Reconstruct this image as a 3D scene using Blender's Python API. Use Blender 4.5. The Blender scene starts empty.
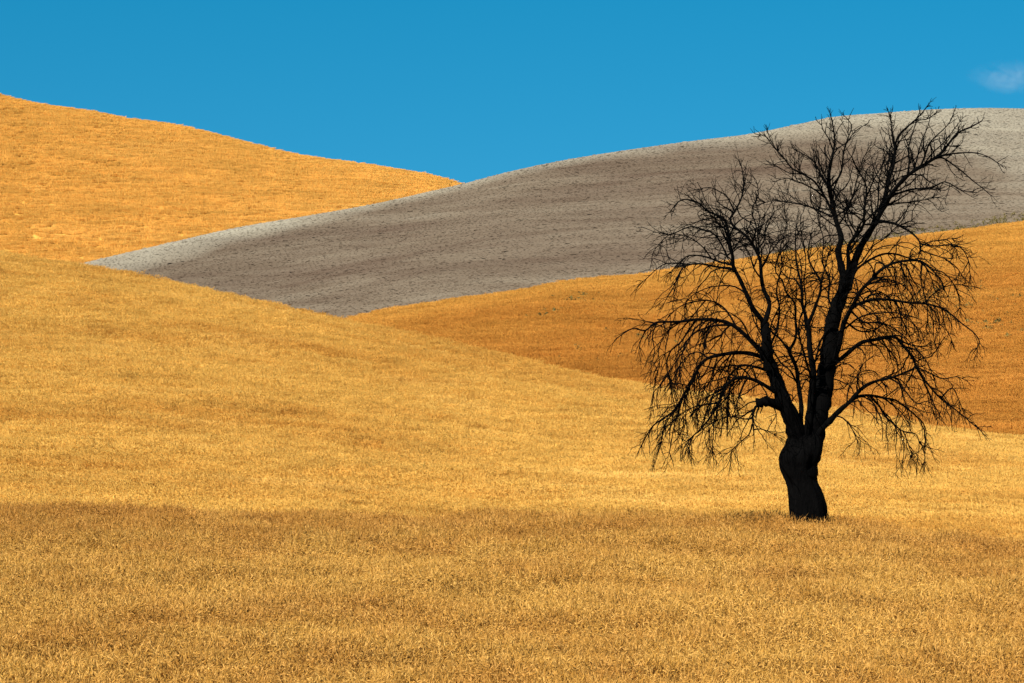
import bpy, math, random
import numpy as np
from mathutils import Vector, noise as mnoise

random.seed(7)
rng = np.random.default_rng(7)
S = bpy.context.scene
COL = S.collection
W, H = 1024, 683
FPX = 2904.0                       # focal length in pixels (telephoto, about 102 mm)
HORIZON = 300.0                    # row of the true horizon in the photograph

# ------------------------------------------------------------------ camera
PITCH = math.atan((H / 2 - HORIZON) / FPX)
cd = bpy.data.cameras.new('camera')
cd.sensor_width = 36.0
cd.lens = FPX / W * 36.0
cd.clip_start, cd.clip_end = 0.5, 20000.0
cam = bpy.data.objects.new('camera', cd)
cam.location = (0, 0, 0)
cam.rotation_euler = (math.pi / 2 - PITCH, 0, 0)
COL.objects.link(cam)
S.camera = cam

# ------------------------------------------------------------------ sky, sun, exposure
SUN_EL = math.radians(43)
SUN_AZ = math.atan2(-0.64, -0.77)          # from the left, a little behind the camera
sun_dir = Vector((math.sin(SUN_AZ) * math.cos(SUN_EL), math.cos(SUN_AZ) * math.cos(SUN_EL), math.sin(SUN_EL)))
world = bpy.data.worlds.new('World')
S.world = world
world.use_nodes = True
wn, wl = world.node_tree.nodes, world.node_tree.links
wn.clear()
w_out = wn.new('ShaderNodeOutputWorld')
w_bg = wn.new('ShaderNodeBackground')
w_sky = wn.new('ShaderNodeTexSky')
w_sky.sky_type = 'NISHITA'
w_sky.sun_disc = False
w_sky.sun_elevation = SUN_EL
w_sky.sun_rotation = SUN_AZ
w_sky.altitude = 400
w_sky.air_density = 1.0
w_sky.dust_density = 0.2
w_sky.ozone_density = 3.0
w_tc = wn.new('ShaderNodeTexCoord')
w_add = wn.new('ShaderNodeVectorMath'); w_add.operation = 'ADD'
w_add.inputs[1].default_value = (0, 0, 0.24)     # clear dry air: deep blue right down to the hills
w_nrm = wn.new('ShaderNodeVectorMath'); w_nrm.operation = 'NORMALIZE'
w_hsv = wn.new('ShaderNodeHueSaturation')
w_hsv.inputs['Hue'].default_value = 0.4755
w_hsv.inputs['Saturation'].default_value = 1.455
w_hsv.inputs['Value'].default_value = 1.0
wl.new(w_tc.outputs['Generated'], w_add.inputs[0])
wl.new(w_add.outputs[0], w_nrm.inputs[0])
wl.new(w_nrm.outputs[0], w_sky.inputs['Vector'])
wl.new(w_sky.outputs[0], w_hsv.inputs['Color'])
wl.new(w_hsv.outputs[0], w_bg.inputs['Color'])
w_bg.inputs['Strength'].default_value = 0.065
wl.new(w_bg.outputs[0], w_out.inputs['Surface'])

sd = bpy.data.lights.new('sun', 'SUN')
sd.energy = 5.0
sd.angle = math.radians(0.5)
sd.color = (1.0, 0.95, 0.86)
sun = bpy.data.objects.new('sun', sd)
sun.rotation_euler = (-sun_dir).to_track_quat('-Z', 'Y').to_euler()
sun.location = sun_dir * 200
COL.objects.link(sun)

S.render.engine = 'CYCLES'
S.view_settings.view_transform = 'Standard'
S.view_settings.look = 'None'
S.view_settings.gamma = 1.0
S.view_settings.exposure = 0.98
S.view_settings.use_curve_mapping = False
S.cycles.max_bounces = 4
S.cycles.sample_clamp_indirect = 3.0
S.cycles.volume_bounces = 1
S.cycles.volume_step_rate = 0.6
S.cycles.transparent_max_bounces = 8

# ------------------------------------------------------------------ helpers
CP, SP = math.cos(PITCH), math.sin(PITCH)

def ray(u, v):
    """photo pixel -> (X/Y, Z/Y) of the line of sight"""
    vy = -(np.asarray(v, float) - H / 2) / FPX
    vx = (np.asarray(u, float) - W / 2) / FPX
    y = CP + vy * SP
    return vx / y, (-SP + vy * CP) / y

def at(u, v, Y):
    a, t = ray(u, v)
    return np.array([a * Y, Y + 0 * a, t * Y]).T

def new_obj(name, verts, faces, mat, parent=None, smooth=False, edges=()):
    me = bpy.data.meshes.new(name)
    me.from_pydata([tuple(map(float, p)) for p in verts], list(edges), [tuple(map(int, f)) for f in faces])
    if smooth:
        me.polygons.foreach_set('use_smooth', [True] * len(me.polygons))
    if mat:
        me.materials.append(mat)
    me.update()
    o = bpy.data.objects.new(name, me)
    COL.objects.link(o)
    if parent is not None:
        o.parent = parent
    return o

def fast_mesh(name, V, F, mat, smooth=False):
    """V (n,3), F (m,k) all faces with k corners"""
    V = np.asarray(V, np.float32); F = np.asarray(F, np.int32)
    me = bpy.data.meshes.new(name)
    me.vertices.add(len(V)); me.vertices.foreach_set('co', V.ravel())
    k = F.shape[1]
    me.loops.add(F.size); me.loops.foreach_set('vertex_index', F.ravel())
    me.polygons.add(len(F))
    me.polygons.foreach_set('loop_start', np.arange(0, F.size, k, dtype=np.int32))
    me.polygons.foreach_set('loop_total', np.full(len(F), k, np.int32))
    if smooth:
        me.polygons.foreach_set('use_smooth', np.ones(len(F), bool))
    if mat:
        me.materials.append(mat)
    me.update(calc_edges=True)
    me.validate()
    return me

def mesh_obj(name, V, F, mat, parent=None, smooth=False):
    o = bpy.data.objects.new(name, fast_mesh(name, V, F, mat, smooth))
    COL.objects.link(o)
    if parent is not None:
        o.parent = parent
    return o

def sstep(x):
    x = np.clip(x, 0, 1)
    return x * x * (3 - 2 * x)

def smooth_curve(pts, xs):
    """smooth interpolation of a hand-read line (monotone-ish cubic through the points)"""
    p = np.array(sorted(pts), float)
    x, y = p[:, 0], p[:, 1]
    h = np.diff(x); d = np.diff(y) / h
    m = np.empty(len(x)); m[0] = d[0]; m[-1] = d[-1]
    m[1:-1] = (d[:-1] * h[1:] + d[1:] * h[:-1]) / (h[:-1] + h[1:])
    xs = np.asarray(xs, float)
    i = np.clip(np.searchsorted(x, xs) - 1, 0, len(h) - 1)
    s = np.clip((xs - x[i]) / h[i], -0.5, 1.5)
    s3 = np.clip(s, 0, 1)
    r = ((1 + 2 * s3) * (1 - s3) ** 2 * y[i] + s3 * (1 - s3) ** 2 * h[i] * m[i]
         + s3 ** 2 * (3 - 2 * s3) * y[i + 1] + s3 ** 2 * (s3 - 1) * h[i] * m[i + 1])
    return r

# cheap vectorised value noise for terrain and scatter masks
_perm = np.random.default_rng(3).random((256, 256))
def vnoise(x, y):
    xi = np.floor(x).astype(int); yi = np.floor(y).astype(int)
    fx = x - xi; fy = y - yi
    fx = fx * fx * (3 - 2 * fx); fy = fy * fy * (3 - 2 * fy)
    g = lambda i, j: _perm[i % 256, j % 256]
    return ((g(xi, yi) * (1 - fx) + g(xi + 1, yi) * fx) * (1 - fy)
            + (g(xi, yi + 1) * (1 - fx) + g(xi + 1, yi + 1) * fx) * fy) - 0.5

# ------------------------------------------------------------------ materials
def mat_new(name):
    m = bpy.data.materials.new(name)
    m.use_nodes = True
    nt = m.node_tree
    nt.nodes.clear()
    out = nt.nodes.new('ShaderNodeOutputMaterial')
    return m, nt, nt.nodes, nt.links, out

def noise_node(nt, vec, scale, detail=4, rough=0.6, dist=0.0):
    n = nt.nodes.new('ShaderNodeTexNoise')
    n.inputs['Scale'].default_value = scale
    n.inputs['Detail'].default_value = detail
    n.inputs['Roughness'].default_value = rough
    n.inputs['Distortion'].default_value = dist
    if vec is not None:
        nt.links.new(vec, n.inputs['Vector'])
    return n.outputs['Fac']

def world_pos(nt, scale=(1, 1, 1)):
    g = nt.nodes.new('ShaderNodeNewGeometry')
    mp = nt.nodes.new('ShaderNodeMapping')
    mp.inputs['Scale'].default_value = scale
    nt.links.new(g.outputs['Position'], mp.inputs['Vector'])
    return mp.outputs['Vector']

def ramp(nt, fac, stops):
    r = nt.nodes.new('ShaderNodeValToRGB')
    el = r.color_ramp.elements
    while len(el) < len(stops):
        el.new(0.5)
    for e, (p, c) in zip(el, stops):
        e.position = p
        e.color = (*c, 1)
    nt.links.new(fac, r.inputs['Fac'])
    return r.outputs['Color']

def mixc(nt, fac, a, b, mode='MIX'):
    n = nt.nodes.new('ShaderNodeMix')
    n.data_type = 'RGBA'
    n.blend_type = mode
    for sock, val in ((n.inputs[0], fac), (n.inputs[6], a), (n.inputs[7], b)):
        if isinstance(val, (int, float)):
            sock.default_value = val
        elif isinstance(val, tuple):
            sock.default_value = (*val, 1)
        else:
            nt.links.new(val, sock)
    return n.outputs[2]

def remap(nt, fac, lo, hi, tlo=0.0, thi=1.0):
    n = nt.nodes.new('ShaderNodeMapRange')
    n.inputs[1].default_value = lo; n.inputs[2].default_value = hi
    n.inputs[3].default_value = tlo; n.inputs[4].default_value = thi
    nt.links.new(fac, n.inputs[0])
    return n.outputs[0]

def straw_material(name, pale, mid, dark, streak, translucent=0.25, island=0.5, brown=None):
    """dry wheat: every stalk its own tone, the crop varying in broad drifts over the field"""
    m, nt, N, L, out = mat_new(name)
    g = N.new('ShaderNodeNewGeometry')
    col = ramp(nt, g.outputs['Random Per Island'], [(0.0, dark), (0.30, mid), (0.75, pale), (1.0, tuple(min(1, c * 1.12) for c in pale))])
    n1 = noise_node(nt, world_pos(nt, streak), 1.0, 5, 0.62)
    drift = ramp(nt, n1, [(0.28, tuple(0.5 * a + 0.5 * b for a, b in zip(dark, mid))), (0.46, mid), (0.56, mid), (0.74, pale)])
    col = mixc(nt, 1 - island, col, drift)
    n2 = noise_node(nt, world_pos(nt, tuple(4.3 * s for s in streak)), 1.0, 3, 0.6)
    col = mixc(nt, 1.0, col, ramp(nt, n2, [(0.3, (0.82, 0.78, 0.72)), (0.7, (1.08, 1.08, 1.08))]), 'MULTIPLY')
    if brown:
        a_ = N.new('ShaderNodeAttribute'); a_.attribute_name = 'dry'; a_.attribute_type = 'INSTANCER'
        col = mixc(nt, a_.outputs['Fac'], col, mixc(nt, 1.0, col, brown, 'MULTIPLY'))
    d = N.new('ShaderNodeBsdfDiffuse'); d.inputs['Roughness'].default_value = 0.6
    t = N.new('ShaderNodeBsdfTranslucent')
    L.new(col, d.inputs['Color']); L.new(col, t.inputs['Color'])
    mx = N.new('ShaderNodeMixShader'); mx.inputs[0].default_value = translucent
    L.new(d.outputs[0], mx.inputs[1]); L.new(t.outputs[0], mx.inputs[2])
    L.new(mx.outputs[0], out.inputs['Surface'])
    return m

def ground_material(name, a, b, c, streak, fine, bump=0.4, bump_dist=0.15):
    m, nt, N, L, out = mat_new(name)
    n1 = noise_node(nt, world_pos(nt, streak), 1.0, 6, 0.65)
    col = ramp(nt, n1, [(0.32, a), (0.5, b), (0.68, c)])
    n2 = noise_node(nt, world_pos(nt), fine, 5, 0.75)
    col = mixc(nt, 1.0, col, ramp(nt, n2, [(0.3, (0.66, 0.64, 0.60)), (0.7, (1.15, 1.15, 1.15))]), 'MULTIPLY')
    p = N.new('ShaderNodeBsdfDiffuse'); p.inputs['Roughness'].default_value = 0.9
    L.new(col, p.inputs['Color'])
    bp = N.new('ShaderNodeBump'); bp.inputs['Strength'].default_value = bump; bp.inputs['Distance'].default_value = bump_dist
    L.new(n2, bp.inputs['Height']); L.new(bp.outputs[0], p.inputs['Normal'])
    L.new(p.outputs[0], out.inputs['Surface'])
    return m

M = {}
M['wheat_fore'] = straw_material('ripe_wheat_foreground', (0.77, 0.485, 0.140), (0.56, 0.305, 0.058), (0.17, 0.07, 0.018), (0.16, 0.30, 0.3), 0.30, 0.74, brown=(0.83, 0.72, 0.68))
M['wheat_near'] = straw_material('ripe_wheat_near_hill', (0.90, 0.65, 0.21), (0.80, 0.51, 0.120), (0.46, 0.24, 0.044), (0.10, 0.24, 0.5), 0.38, 0.36, brown=(0.86, 0.735, 0.61))
M['wheat_right'] = straw_material('ripe_wheat_right_hill', (0.80, 0.47, 0.110), (0.68, 0.365, 0.070), (0.46, 0.21, 0.038), (0.02, 0.07, 0.25), 0.3, 0.5, brown=(0.86, 0.74, 0.68))
M['wheat_back'] = straw_material('ripe_wheat_back_hill', (0.92, 0.62, 0.18), (0.85, 0.52, 0.12), (0.66, 0.345, 0.06), (0.02, 0.05, 0.22), 0.3, 0.55)
M['weed'] = straw_material('dry_weeds', (0.27, 0.205, 0.065), (0.16, 0.125, 0.038), (0.08, 0.065, 0.02), (0.1, 0.1, 0.1), 0.15, 0.7)
M['g_fore'] = ground_material('stubble_soil_foreground', (0.20, 0.11, 0.04), (0.30, 0.17, 0.05), (0.40, 0.23, 0.07), (0.3, 0.5, 0.5), 9.0)
M['g_near'] = ground_material('wheat_ground_near', (0.34, 0.18, 0.034), (0.44, 0.25, 0.048), (0.52, 0.32, 0.07), (0.05, 0.16, 0.5), 4.0)
M['g_right'] = ground_material('wheat_ground_right', (0.28, 0.125, 0.022), (0.35, 0.165, 0.030), (0.42, 0.21, 0.04), (0.02, 0.07, 0.25), 2.0)
M['g_back'] = ground_material('wheat_ground_back', (0.47, 0.235, 0.042), (0.58, 0.31, 0.060), (0.66, 0.37, 0.08), (0.014, 0.05, 0.22), 1.2)
M['valley'] = ground_material('valley_ground', (0.34, 0.18, 0.05), (0.44, 0.25, 0.07), (0.52, 0.31, 0.10), (0.01, 0.01, 0.01), 0.5)

def soil_material(name, island):
    """ploughed grey clay, drier and paler on the exposed ridge"""
    m, nt, N, L, out = mat_new(name)
    n1 = noise_node(nt, world_pos(nt, (0.016, 0.035, 0.10)), 1.0, 6, 0.62, 0.4)
    col = ramp(nt, n1, [(0.33, (0.084, 0.060, 0.043)), (0.46, (0.106, 0.081, 0.058)), (0.56, (0.122, 0.096, 0.069)), (0.72, (0.150, 0.126, 0.094))])
    n3 = noise_node(nt, world_pos(nt, (0.03, 0.03, 0.9)), 1.0, 3, 0.6)
    col = mixc(nt, 1.0, col, ramp(nt, n3, [(0.35, (0.90, 0.87, 0.84)), (0.65, (1.07, 1.07, 1.05))]), 'MULTIPLY')
    n4 = noise_node(nt, world_pos(nt, (0.03, 0.55, 0.3)), 1.0, 2, 0.5, 0.3)          # plough lines along the slope
    col = mixc(nt, 1.0, col, ramp(nt, n4, [(0.36, (0.91, 0.89, 0.87)), (0.64, (1.06, 1.06, 1.05))]), 'MULTIPLY')
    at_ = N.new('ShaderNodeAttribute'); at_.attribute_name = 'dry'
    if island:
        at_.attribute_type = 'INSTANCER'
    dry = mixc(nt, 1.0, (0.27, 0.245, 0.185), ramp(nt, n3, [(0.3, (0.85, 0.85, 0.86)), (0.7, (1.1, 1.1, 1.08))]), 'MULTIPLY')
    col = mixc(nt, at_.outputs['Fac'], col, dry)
    n2 = noise_node(nt, world_pos(nt), 1.6, 5, 0.75)
    col = mixc(nt, 1.0, col, ramp(nt, n2, [(0.3, (0.78, 0.76, 0.75)), (0.7, (1.12, 1.12, 1.12))]), 'MULTIPLY')
    if island:
        oi = N.new('ShaderNodeObjectInfo')
        col = mixc(nt, 1.0, col, ramp(nt, oi.outputs['Random'], [(0, (0.84, 0.80, 0.77)), (0.5, (1, 1, 1)), (1, (1.26, 1.27, 1.26))]), 'MULTIPLY')
    p = N.new('ShaderNodeBsdfDiffuse'); p.inputs['Roughness'].default_value = 1.0
    L.new(col, p.inputs['Color'])
    bp = N.new('ShaderNodeBump'); bp.inputs['Strength'].default_value = 0.15; bp.inputs['Distance'].default_value = 0.1
    L.new(n2, bp.inputs['Height']); L.new(bp.outputs[0], p.inputs['Normal'])
    L.new(p.outputs[0], out.inputs['Surface'])
    return m
M['soil'] = soil_material('ploughed_grey_clay', False)
M['clod'] = soil_material('grey_clay_clods', True)

def bark_material():
    m, nt, N, L, out = mat_new('blackened_bark')
    tc = N.new('ShaderNodeTexCoord')
    mp = N.new('ShaderNodeMapping'); mp.inputs['Scale'].default_value = (9, 9, 2.2)
    L.new(tc.outputs['Object'], mp.inputs['Vector'])
    n1 = noise_node(nt, mp.outputs[0], 1.6, 7, 0.7, 0.6)
    col = ramp(nt, n1, [(0.35, (0.0010, 0.0009, 0.0009)), (0.6, (0.0022, 0.0020, 0.0019)), (0.8, (0.0080, 0.0078, 0.0072))])
    p = N.new('ShaderNodeBsdfPrincipled')
    p.inputs['Roughness'].default_value = 0.95
    p.inputs['Specular IOR Level'].default_value = 0.03
    L.new(col, p.inputs['Base Color'])
    bp = N.new('ShaderNodeBump'); bp.inputs['Strength'].default_value = 0.9; bp.inputs['Distance'].default_value = 0.06
    L.new(n1, bp.inputs['Height']); L.new(bp.outputs[0], p.inputs['Normal'])
    L.new(p.outputs[0], out.inputs['Surface'])
    return m
M['bark'] = bark_material()

def tag(o, label=None, cat=None, kind=None, group=None):
    if label: o['label'] = label
    if cat: o['category'] = cat
    if kind: o['kind'] = kind
    if group: o['group'] = group
    return o

# ------------------------------------------------------------------ terrain
# Every hill: the ridge line read from the photograph, at its own distance; the slope rises to it and falls away behind.
US = np.arange(-760, 1790, 10.0)

class Hill:
    def __init__(self, crest, dist, foot_d, foot_row, back_d, back_drop, ease=1.35, bump=0.0, bscale=20.0, seed=0):
        self.crest, self.dist, self.foot_d, self.foot_row = crest, dist, foot_d, foot_row
        self.back_d, self.back_drop, self.ease, self.bump, self.bscale, self.seed = back_d, back_drop, ease, bump, bscale, seed
    def params(self, u):
        row = smooth_curve(self.crest, u)
        _, tc = ray(u, row)
        dc = smooth_curve(self.dist, u)
        df = smooth_curve(self.foot_d, u)
        _, tf = ray(u, smooth_curve(self.foot_row, u))
        return tc, dc, df, tf
    def height(self, u, Y):
        """ground height on the vertical plane through photo column u, at depth Y"""
        tc, dc, df, tf = self.params(u)
        s = np.clip((Y - df) / (dc - df), 0, 1)
        t = tf + (tc - tf) * (1 - (1 - s) ** self.ease)
        z = t * Y
        b = np.clip((Y - dc) / self.back_d, 0, 1.0)
        zc = tc * dc
        # behind the ridge: roll over from the slope at the ridge and drop
        zb = zc + tc * (Y - dc) - self.back_drop * (b ** 1.6) * (1 + 0 * b)
        z = np.where(Y > dc, zb, z)
        X = ray(u, 300)[0] * Y
        w = np.clip((Y - df) / (0.3 * (dc - df)), 0, 1) * np.clip(np.abs(dc - Y) / (0.25 * (dc - df)), 0, 1)
        z = z + self.bump * w * (vnoise(X / self.bscale + self.seed, Y / self.bscale + 7.3) + 0.5 * vnoise(X / self.bscale * 2.1 + self.seed, Y / self.bscale * 2.1))
        return z
    def build(self, name, mat, rows=70, back_rows=26, attr=None):
        U, V = [], []
        tc, dc, df, tf = self.params(US)
        f = np.concatenate([np.linspace(0, 1, rows) , np.linspace(0, 1, back_rows + 1)[1:] + 1])
        F_, U_ = np.meshgrid(f, US, indexing='ij')
        DC = np.broadcast_to(dc, F_.shape); DF = np.broadcast_to(df, F_.shape)
        Y = np.where(F_ <= 1, DF + (DC - DF) * F_, DC + (F_ - 1) * self.back_d)
        Z = self.height(U_.ravel(), Y.ravel()).reshape(Y.shape)
        X = ray(U_, 300)[0] * Y
        P = np.stack([X, Y, Z], -1).reshape(-1, 3)
        nr, nc = F_.shape
        i = np.arange(nr - 1)[:, None] * nc + np.arange(nc - 1)[None, :]
        i = i.ravel()
        Fc = np.stack([i, i + 1, i + nc + 1, i + nc], 1)
        o = mesh_obj(name, P, Fc, mat, smooth=True)
        if attr is not None:
            a = o.data.attributes.new('dry', 'FLOAT', 'POINT')
            a.data.foreach_set('value', attr(self, U_.ravel(), Y.ravel()).astype(np.float32))
        return tag(o, kind='structure')

WHEAT_F, WHEAT_N, WHEAT_R, WHEAT_B = 0.62, 0.55, 0.6, 0.6     # standing height of the crop in metres

hill_near = Hill(
    crest=[(-800, 196.5), (-500, 206.5), (-200, 228.5), (0, 260.5), (41, 268), (82, 274.5), (164, 290), (230, 304), (340, 327), (478, 358.5), (581, 381.5), (648, 394.5), (760, 408.5), (860, 423.5), (926, 435.5), (965, 439.5), (1024, 445.5), (1200, 453.5), (1500, 458.5), (1800, 461.5)],
    dist=[(-800, 185), (0, 190), (500, 180), (1024, 165), (1800, 160)],
    foot_d=[(-800, 78), (1800, 76)],
    foot_row=[(-800, 572), (0, 572), (1024, 585), (1800, 585)],
    back_d=26, back_drop=6.5, ease=1.30, bump=0.9, bscale=16, seed=2)
hill_right = Hill(
    crest=[(-800, 423), (-200, 413), (150, 375), (300, 336), (351, 324), (383, 316), (438, 307.5), (517, 296), (565, 287), (648, 279), (760, 262), (811, 255), (876, 247), (927, 239.5), (979, 233), (1024, 227), (1200, 208), (1500, 193), (1800, 187)],
    dist=[(-800, 300), (300, 305), (650, 330), (1024, 350), (1800, 370)],
    foot_d=[(-800, 206), (1800, 190)],
    foot_row=[(-800, 520), (0, 500), (500, 490), (1024, 500), (1800, 500)],
    back_d=24, back_drop=1.2, ease=1.45, bump=1.2, bscale=26, seed=9)
hill_grey = Hill(
    crest=[(-800, 420), (-300, 352), (0, 283), (85, 262.5), (160, 245), (240, 227), (310, 215.3), (381, 202.5), (427, 192), (460, 184.5), (510, 171.5), (557, 161.5), (604, 153.5), (641, 148), (680, 142.5), (756, 132.8), (802, 123.3), (830, 117.5), (880, 113.2), (930, 109.6), (980, 108), (1024, 108.6), (1150, 116), (1400, 140), (1800, 185)],
    dist=[(-800, 470), (85, 480), (460, 500), (1024, 560), (1800, 600)],
    foot_d=[(-800, 318), (300, 320), (1024, 366), (1800, 386)],
    foot_row=[(-800, 470), (0, 420), (351, 345), (438, 322), (565, 305), (648, 298), (811, 276), (927, 260), (1024, 248), (1200, 228), (1500, 210), (1800, 203)],
    back_d=70, back_drop=22, ease=1.12, bump=1.6, bscale=40, seed=4)
hill_back = Hill(
    crest=[(-800, 31.2), (-400, 48.2), (-150, 73.2), (0, 97.7), (23, 103.2), (42, 106.5), (94, 114.2), (126, 120.7), (164, 125.5), (199, 132.5), (225, 139.2), (240, 143.2), (303, 158.2), (348, 164.2), (392, 170.9), (434, 178.7), (457, 185.5), (520, 201.2), (700, 251.2), (1000, 301.2), (1800, 331.2)],
    dist=[(-800, 720), (0, 700), (460, 690), (1800, 690)],
    foot_d=[(-800, 520), (1800, 560)],
    foot_row=[(-800, 420), (0, 345), (460, 300), (700, 330), (1800, 370)],
    back_d=90, back_drop=26, ease=1.35, bump=1.8, bscale=45, seed=13)

# the wide valley floor below and beyond the hills, out to the horizon
def valley():
    n = 60
    xs = np.sinh(np.linspace(-4, 4, n)) / math.sinh(4) * 9000
    ys = np.concatenate([np.linspace(-400, 900, 28), np.geomspace(950, 12000, 22)])
    Yg, Xg = np.meshgrid(ys, xs, indexing='ij')
    Z = -34 + 5 * vnoise(Xg / 300 + 5, Yg / 300)
    P = np.stack([Xg, Yg, Z], -1).reshape(-1, 3)
    nr, nc = Xg.shape
    i = (np.arange(nr - 1)[:, None] * nc + np.arange(nc - 1)[None, :]).ravel()
    return tag(mesh_obj('ground', P, np.stack([i, i + 1, i + nc + 1, i + nc], 1), M['valley'], smooth=True), kind='structure')
valley()

# foreground terrace: level, ending at an edge that runs from far left to nearer right, then falling into the dip
EDGE = [(-800, 497), (-300, 500), (0, 505), (160, 508), (320, 511), (600, 514.5), (800, 519), (900, 527), (1024, 539), (1300, 556), (1800, 570)]
Z_TOP = -4.74                                   # level of the ears
Z_FORE = Z_TOP - WHEAT_F
def edge_Y(u):
    _, t = ray(u, smooth_curve(EDGE, u))
    return Z_TOP / t
def fore_height(u, Y):
    X = ray(u, 300)[0] * Y
    e = edge_Y(u)
    z = Z_FORE + 0 * Y
    near = np.clip((30 - Y) / 28, 0, 1)
    z = z + (Z_FORE * -1 - 1.75) * sstep(near)                 # bank up to where the photographer stands
    k = np.clip(Y - e + 1.2, 0, None)
    z = z - 0.042 * np.minimum(k, 6) ** 2 - 0.36 * np.clip(k - 6, 0, None) * np.clip(1 - (k - 6) / 40, 0.3, 1)
    z = z + 0.10 * vnoise(X / 3.1 + 11, Y / 3.1) * np.clip((e - Y) / 6, 0, 1)
    return np.maximum(z, -7.5) - 0.2 * np.clip(Y - 74, 0, None)
def build_fore():
    f = np.linspace(0, 1, 90)
    F_, U_ = np.meshgrid(f, US, indexing='ij')
    E = np.broadcast_to(edge_Y(US), F_.shape)
    Y = 1.0 + (E + 36) * F_
    Z = fore_height(U_.ravel(), Y.ravel()).reshape(Y.shape)
    X = ray(U_, 300)[0] * np.maximum(Y, 14)
    P = np.stack([X, Y, Z], -1).reshape(-1, 3)
    nr, nc = F_.shape
    i = (np.arange(nr - 1)[:, None] * nc + np.arange(nc - 1)[None, :]).ravel()
    return tag(mesh_obj('foreground_field', P, np.stack([i, i + 1, i + nc + 1, i + nc], 1), M['g_fore'], smooth=True), kind='structure')
build_fore()
hill_near.build('wheat_hill', M['g_near'])
hill_right.build('orange_hill', M['g_right'])

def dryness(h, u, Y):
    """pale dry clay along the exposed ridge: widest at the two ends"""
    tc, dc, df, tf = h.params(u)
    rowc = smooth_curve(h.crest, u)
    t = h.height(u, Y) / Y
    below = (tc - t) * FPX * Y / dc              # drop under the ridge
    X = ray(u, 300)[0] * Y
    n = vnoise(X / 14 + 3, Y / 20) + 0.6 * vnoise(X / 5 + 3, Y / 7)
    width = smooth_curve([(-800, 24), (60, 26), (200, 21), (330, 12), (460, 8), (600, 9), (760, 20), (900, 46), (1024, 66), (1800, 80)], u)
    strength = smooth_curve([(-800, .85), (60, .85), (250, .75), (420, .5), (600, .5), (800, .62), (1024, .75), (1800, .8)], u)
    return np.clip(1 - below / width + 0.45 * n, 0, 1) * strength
hill_grey.build('ploughed_hill', M['soil'], rows=150, attr=dryness)
hill_back.build('golden_hill', M['g_back'])

# ------------------------------------------------------------------ crop patches (real stalks, scattered)
def wheat_patch(name, size, n, height, mat, detail=True, clumps=10, ear=(0.085, 0.0105), lean=0.25, r=np.random.default_rng(0), sw=0.0032, share=0.55):
    V, F = [], []
    cx = r.uniform(-size / 2, size / 2, (clumps, 2))
    ch = r.uniform(0.82, 1.06, clumps)
    cl = r.normal(0, lean, (clumps, 2))
    for k in range(n):
        c = r.integers(clumps)
        if r.random() < share:
            x, y = cx[c] + r.normal(0, size * 0.09, 2)
        else:
            x, y = r.uniform(-size / 2, size / 2, 2)
        h = height * ch[c] * r.uniform(0.86, 1.06)
        lx, ly = (cl[c] + r.normal(0, lean * 0.6, 2)) * h
        tip = np.array([x + lx, y + ly, h])
        mid = np.array([x + lx * 0.35, y + ly * 0.35, h * 0.62])
        base = np.array([x, y, -0.05])
        an = r.uniform(0, math.pi)
        sx, sy = math.cos(an) * sw, math.sin(an) * sw
        b = len(V)
        side = np.array([sx, sy, 0])
        V += [base - side, base + side, mid - side, mid + side, tip - side * 0.8, tip + side * 0.8]
        F += [(b, b + 1, b + 3, b + 2), (b + 2, b + 3, b + 5, b + 4)]
        # ear, nodding over
        d = np.array([lx, ly, 0]) + np.append(r.normal(0, 0.12, 2), 0)
        d = d / (np.linalg.norm(d) + 1e-6)
        nod = r.uniform(-0.3, 1.35)
        dirv = np.array([d[0] * math.cos(nod), d[1] * math.cos(nod), math.sin(nod)])
        el, ew = ear[0] * r.uniform(0.75, 1.25), ear[1] * r.uniform(0.8, 1.25)
        p = np.cross(dirv, [0.13, 0.2, 1.0]); p /= np.linalg.norm(p)
        q = np.cross(dirv, p)
        m_ = tip + dirv * el * 0.42
        e = tip + dirv * el
        b = len(V)
        if detail:
            V += [tip, m_ + p * ew, m_ + q * ew, m_ - p * ew, m_ - q * ew, e]
            for j in range(4):
                j2 = (j + 1) % 4
                F += [(b, b + 1 + j, b + 1 + j2, b + 1 + j2), (b + 5, b + 1 + j2, b + 1 + j, b + 1 + j)]
            # awns
            for j in range(3):
                aw = e + (dirv + r.normal(0, 0.22, 3)) * el * 0.9
                b2 = len(V)
                V += [e - p * 0.002, e + p * 0.002, aw]
                F += [(b2, b2 + 1, b2 + 2, b2 + 2)]
            # dry leaf, bent over
            for j in range(1 if r.random() < 0.7 else 2):
                a2 = r.uniform(0, 2 * math.pi); hh = h * r.uniform(0.45, 0.85)
                o2 = np.array([x + lx * (hh / h) ** 2, y + ly * (hh / h) ** 2, hh])
                dd = np.array([math.cos(a2), math.sin(a2), 0]); nn = np.array([-dd[1], dd[0], 0]) * 0.0055
                ln = r.uniform(0.10, 0.22)
                p1 = o2 + dd * ln * 0.5 + np.array([0, 0, ln * r.uniform(0.1, 0.5)])
                p2 = o2 + dd * ln + np.array([0, 0, ln * r.uniform(-0.5, 0.2)])
                b2 = len(V)
                V += [o2 - nn, o2 + nn, p1 - nn, p1 + nn, p2, p2 + nn * 0.1]
                F += [(b2, b2 + 1, b2 + 3, b2 + 2), (b2 + 2, b2 + 3, b2 + 5, b2 + 4)]
        else:
            V += [tip - p * ew, tip + p * ew, e + p * ew * .4, e - p * ew * .4]
            F += [(b, b + 1, b + 2, b + 3)]
            b = len(V)
            V += [tip - q * ew, tip + q * ew, e + q * ew * .4, e - q * ew * .4]
            F += [(b, b + 1, b + 2, b + 3)]
    return raw_patch(name, V, F, mat)

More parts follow.
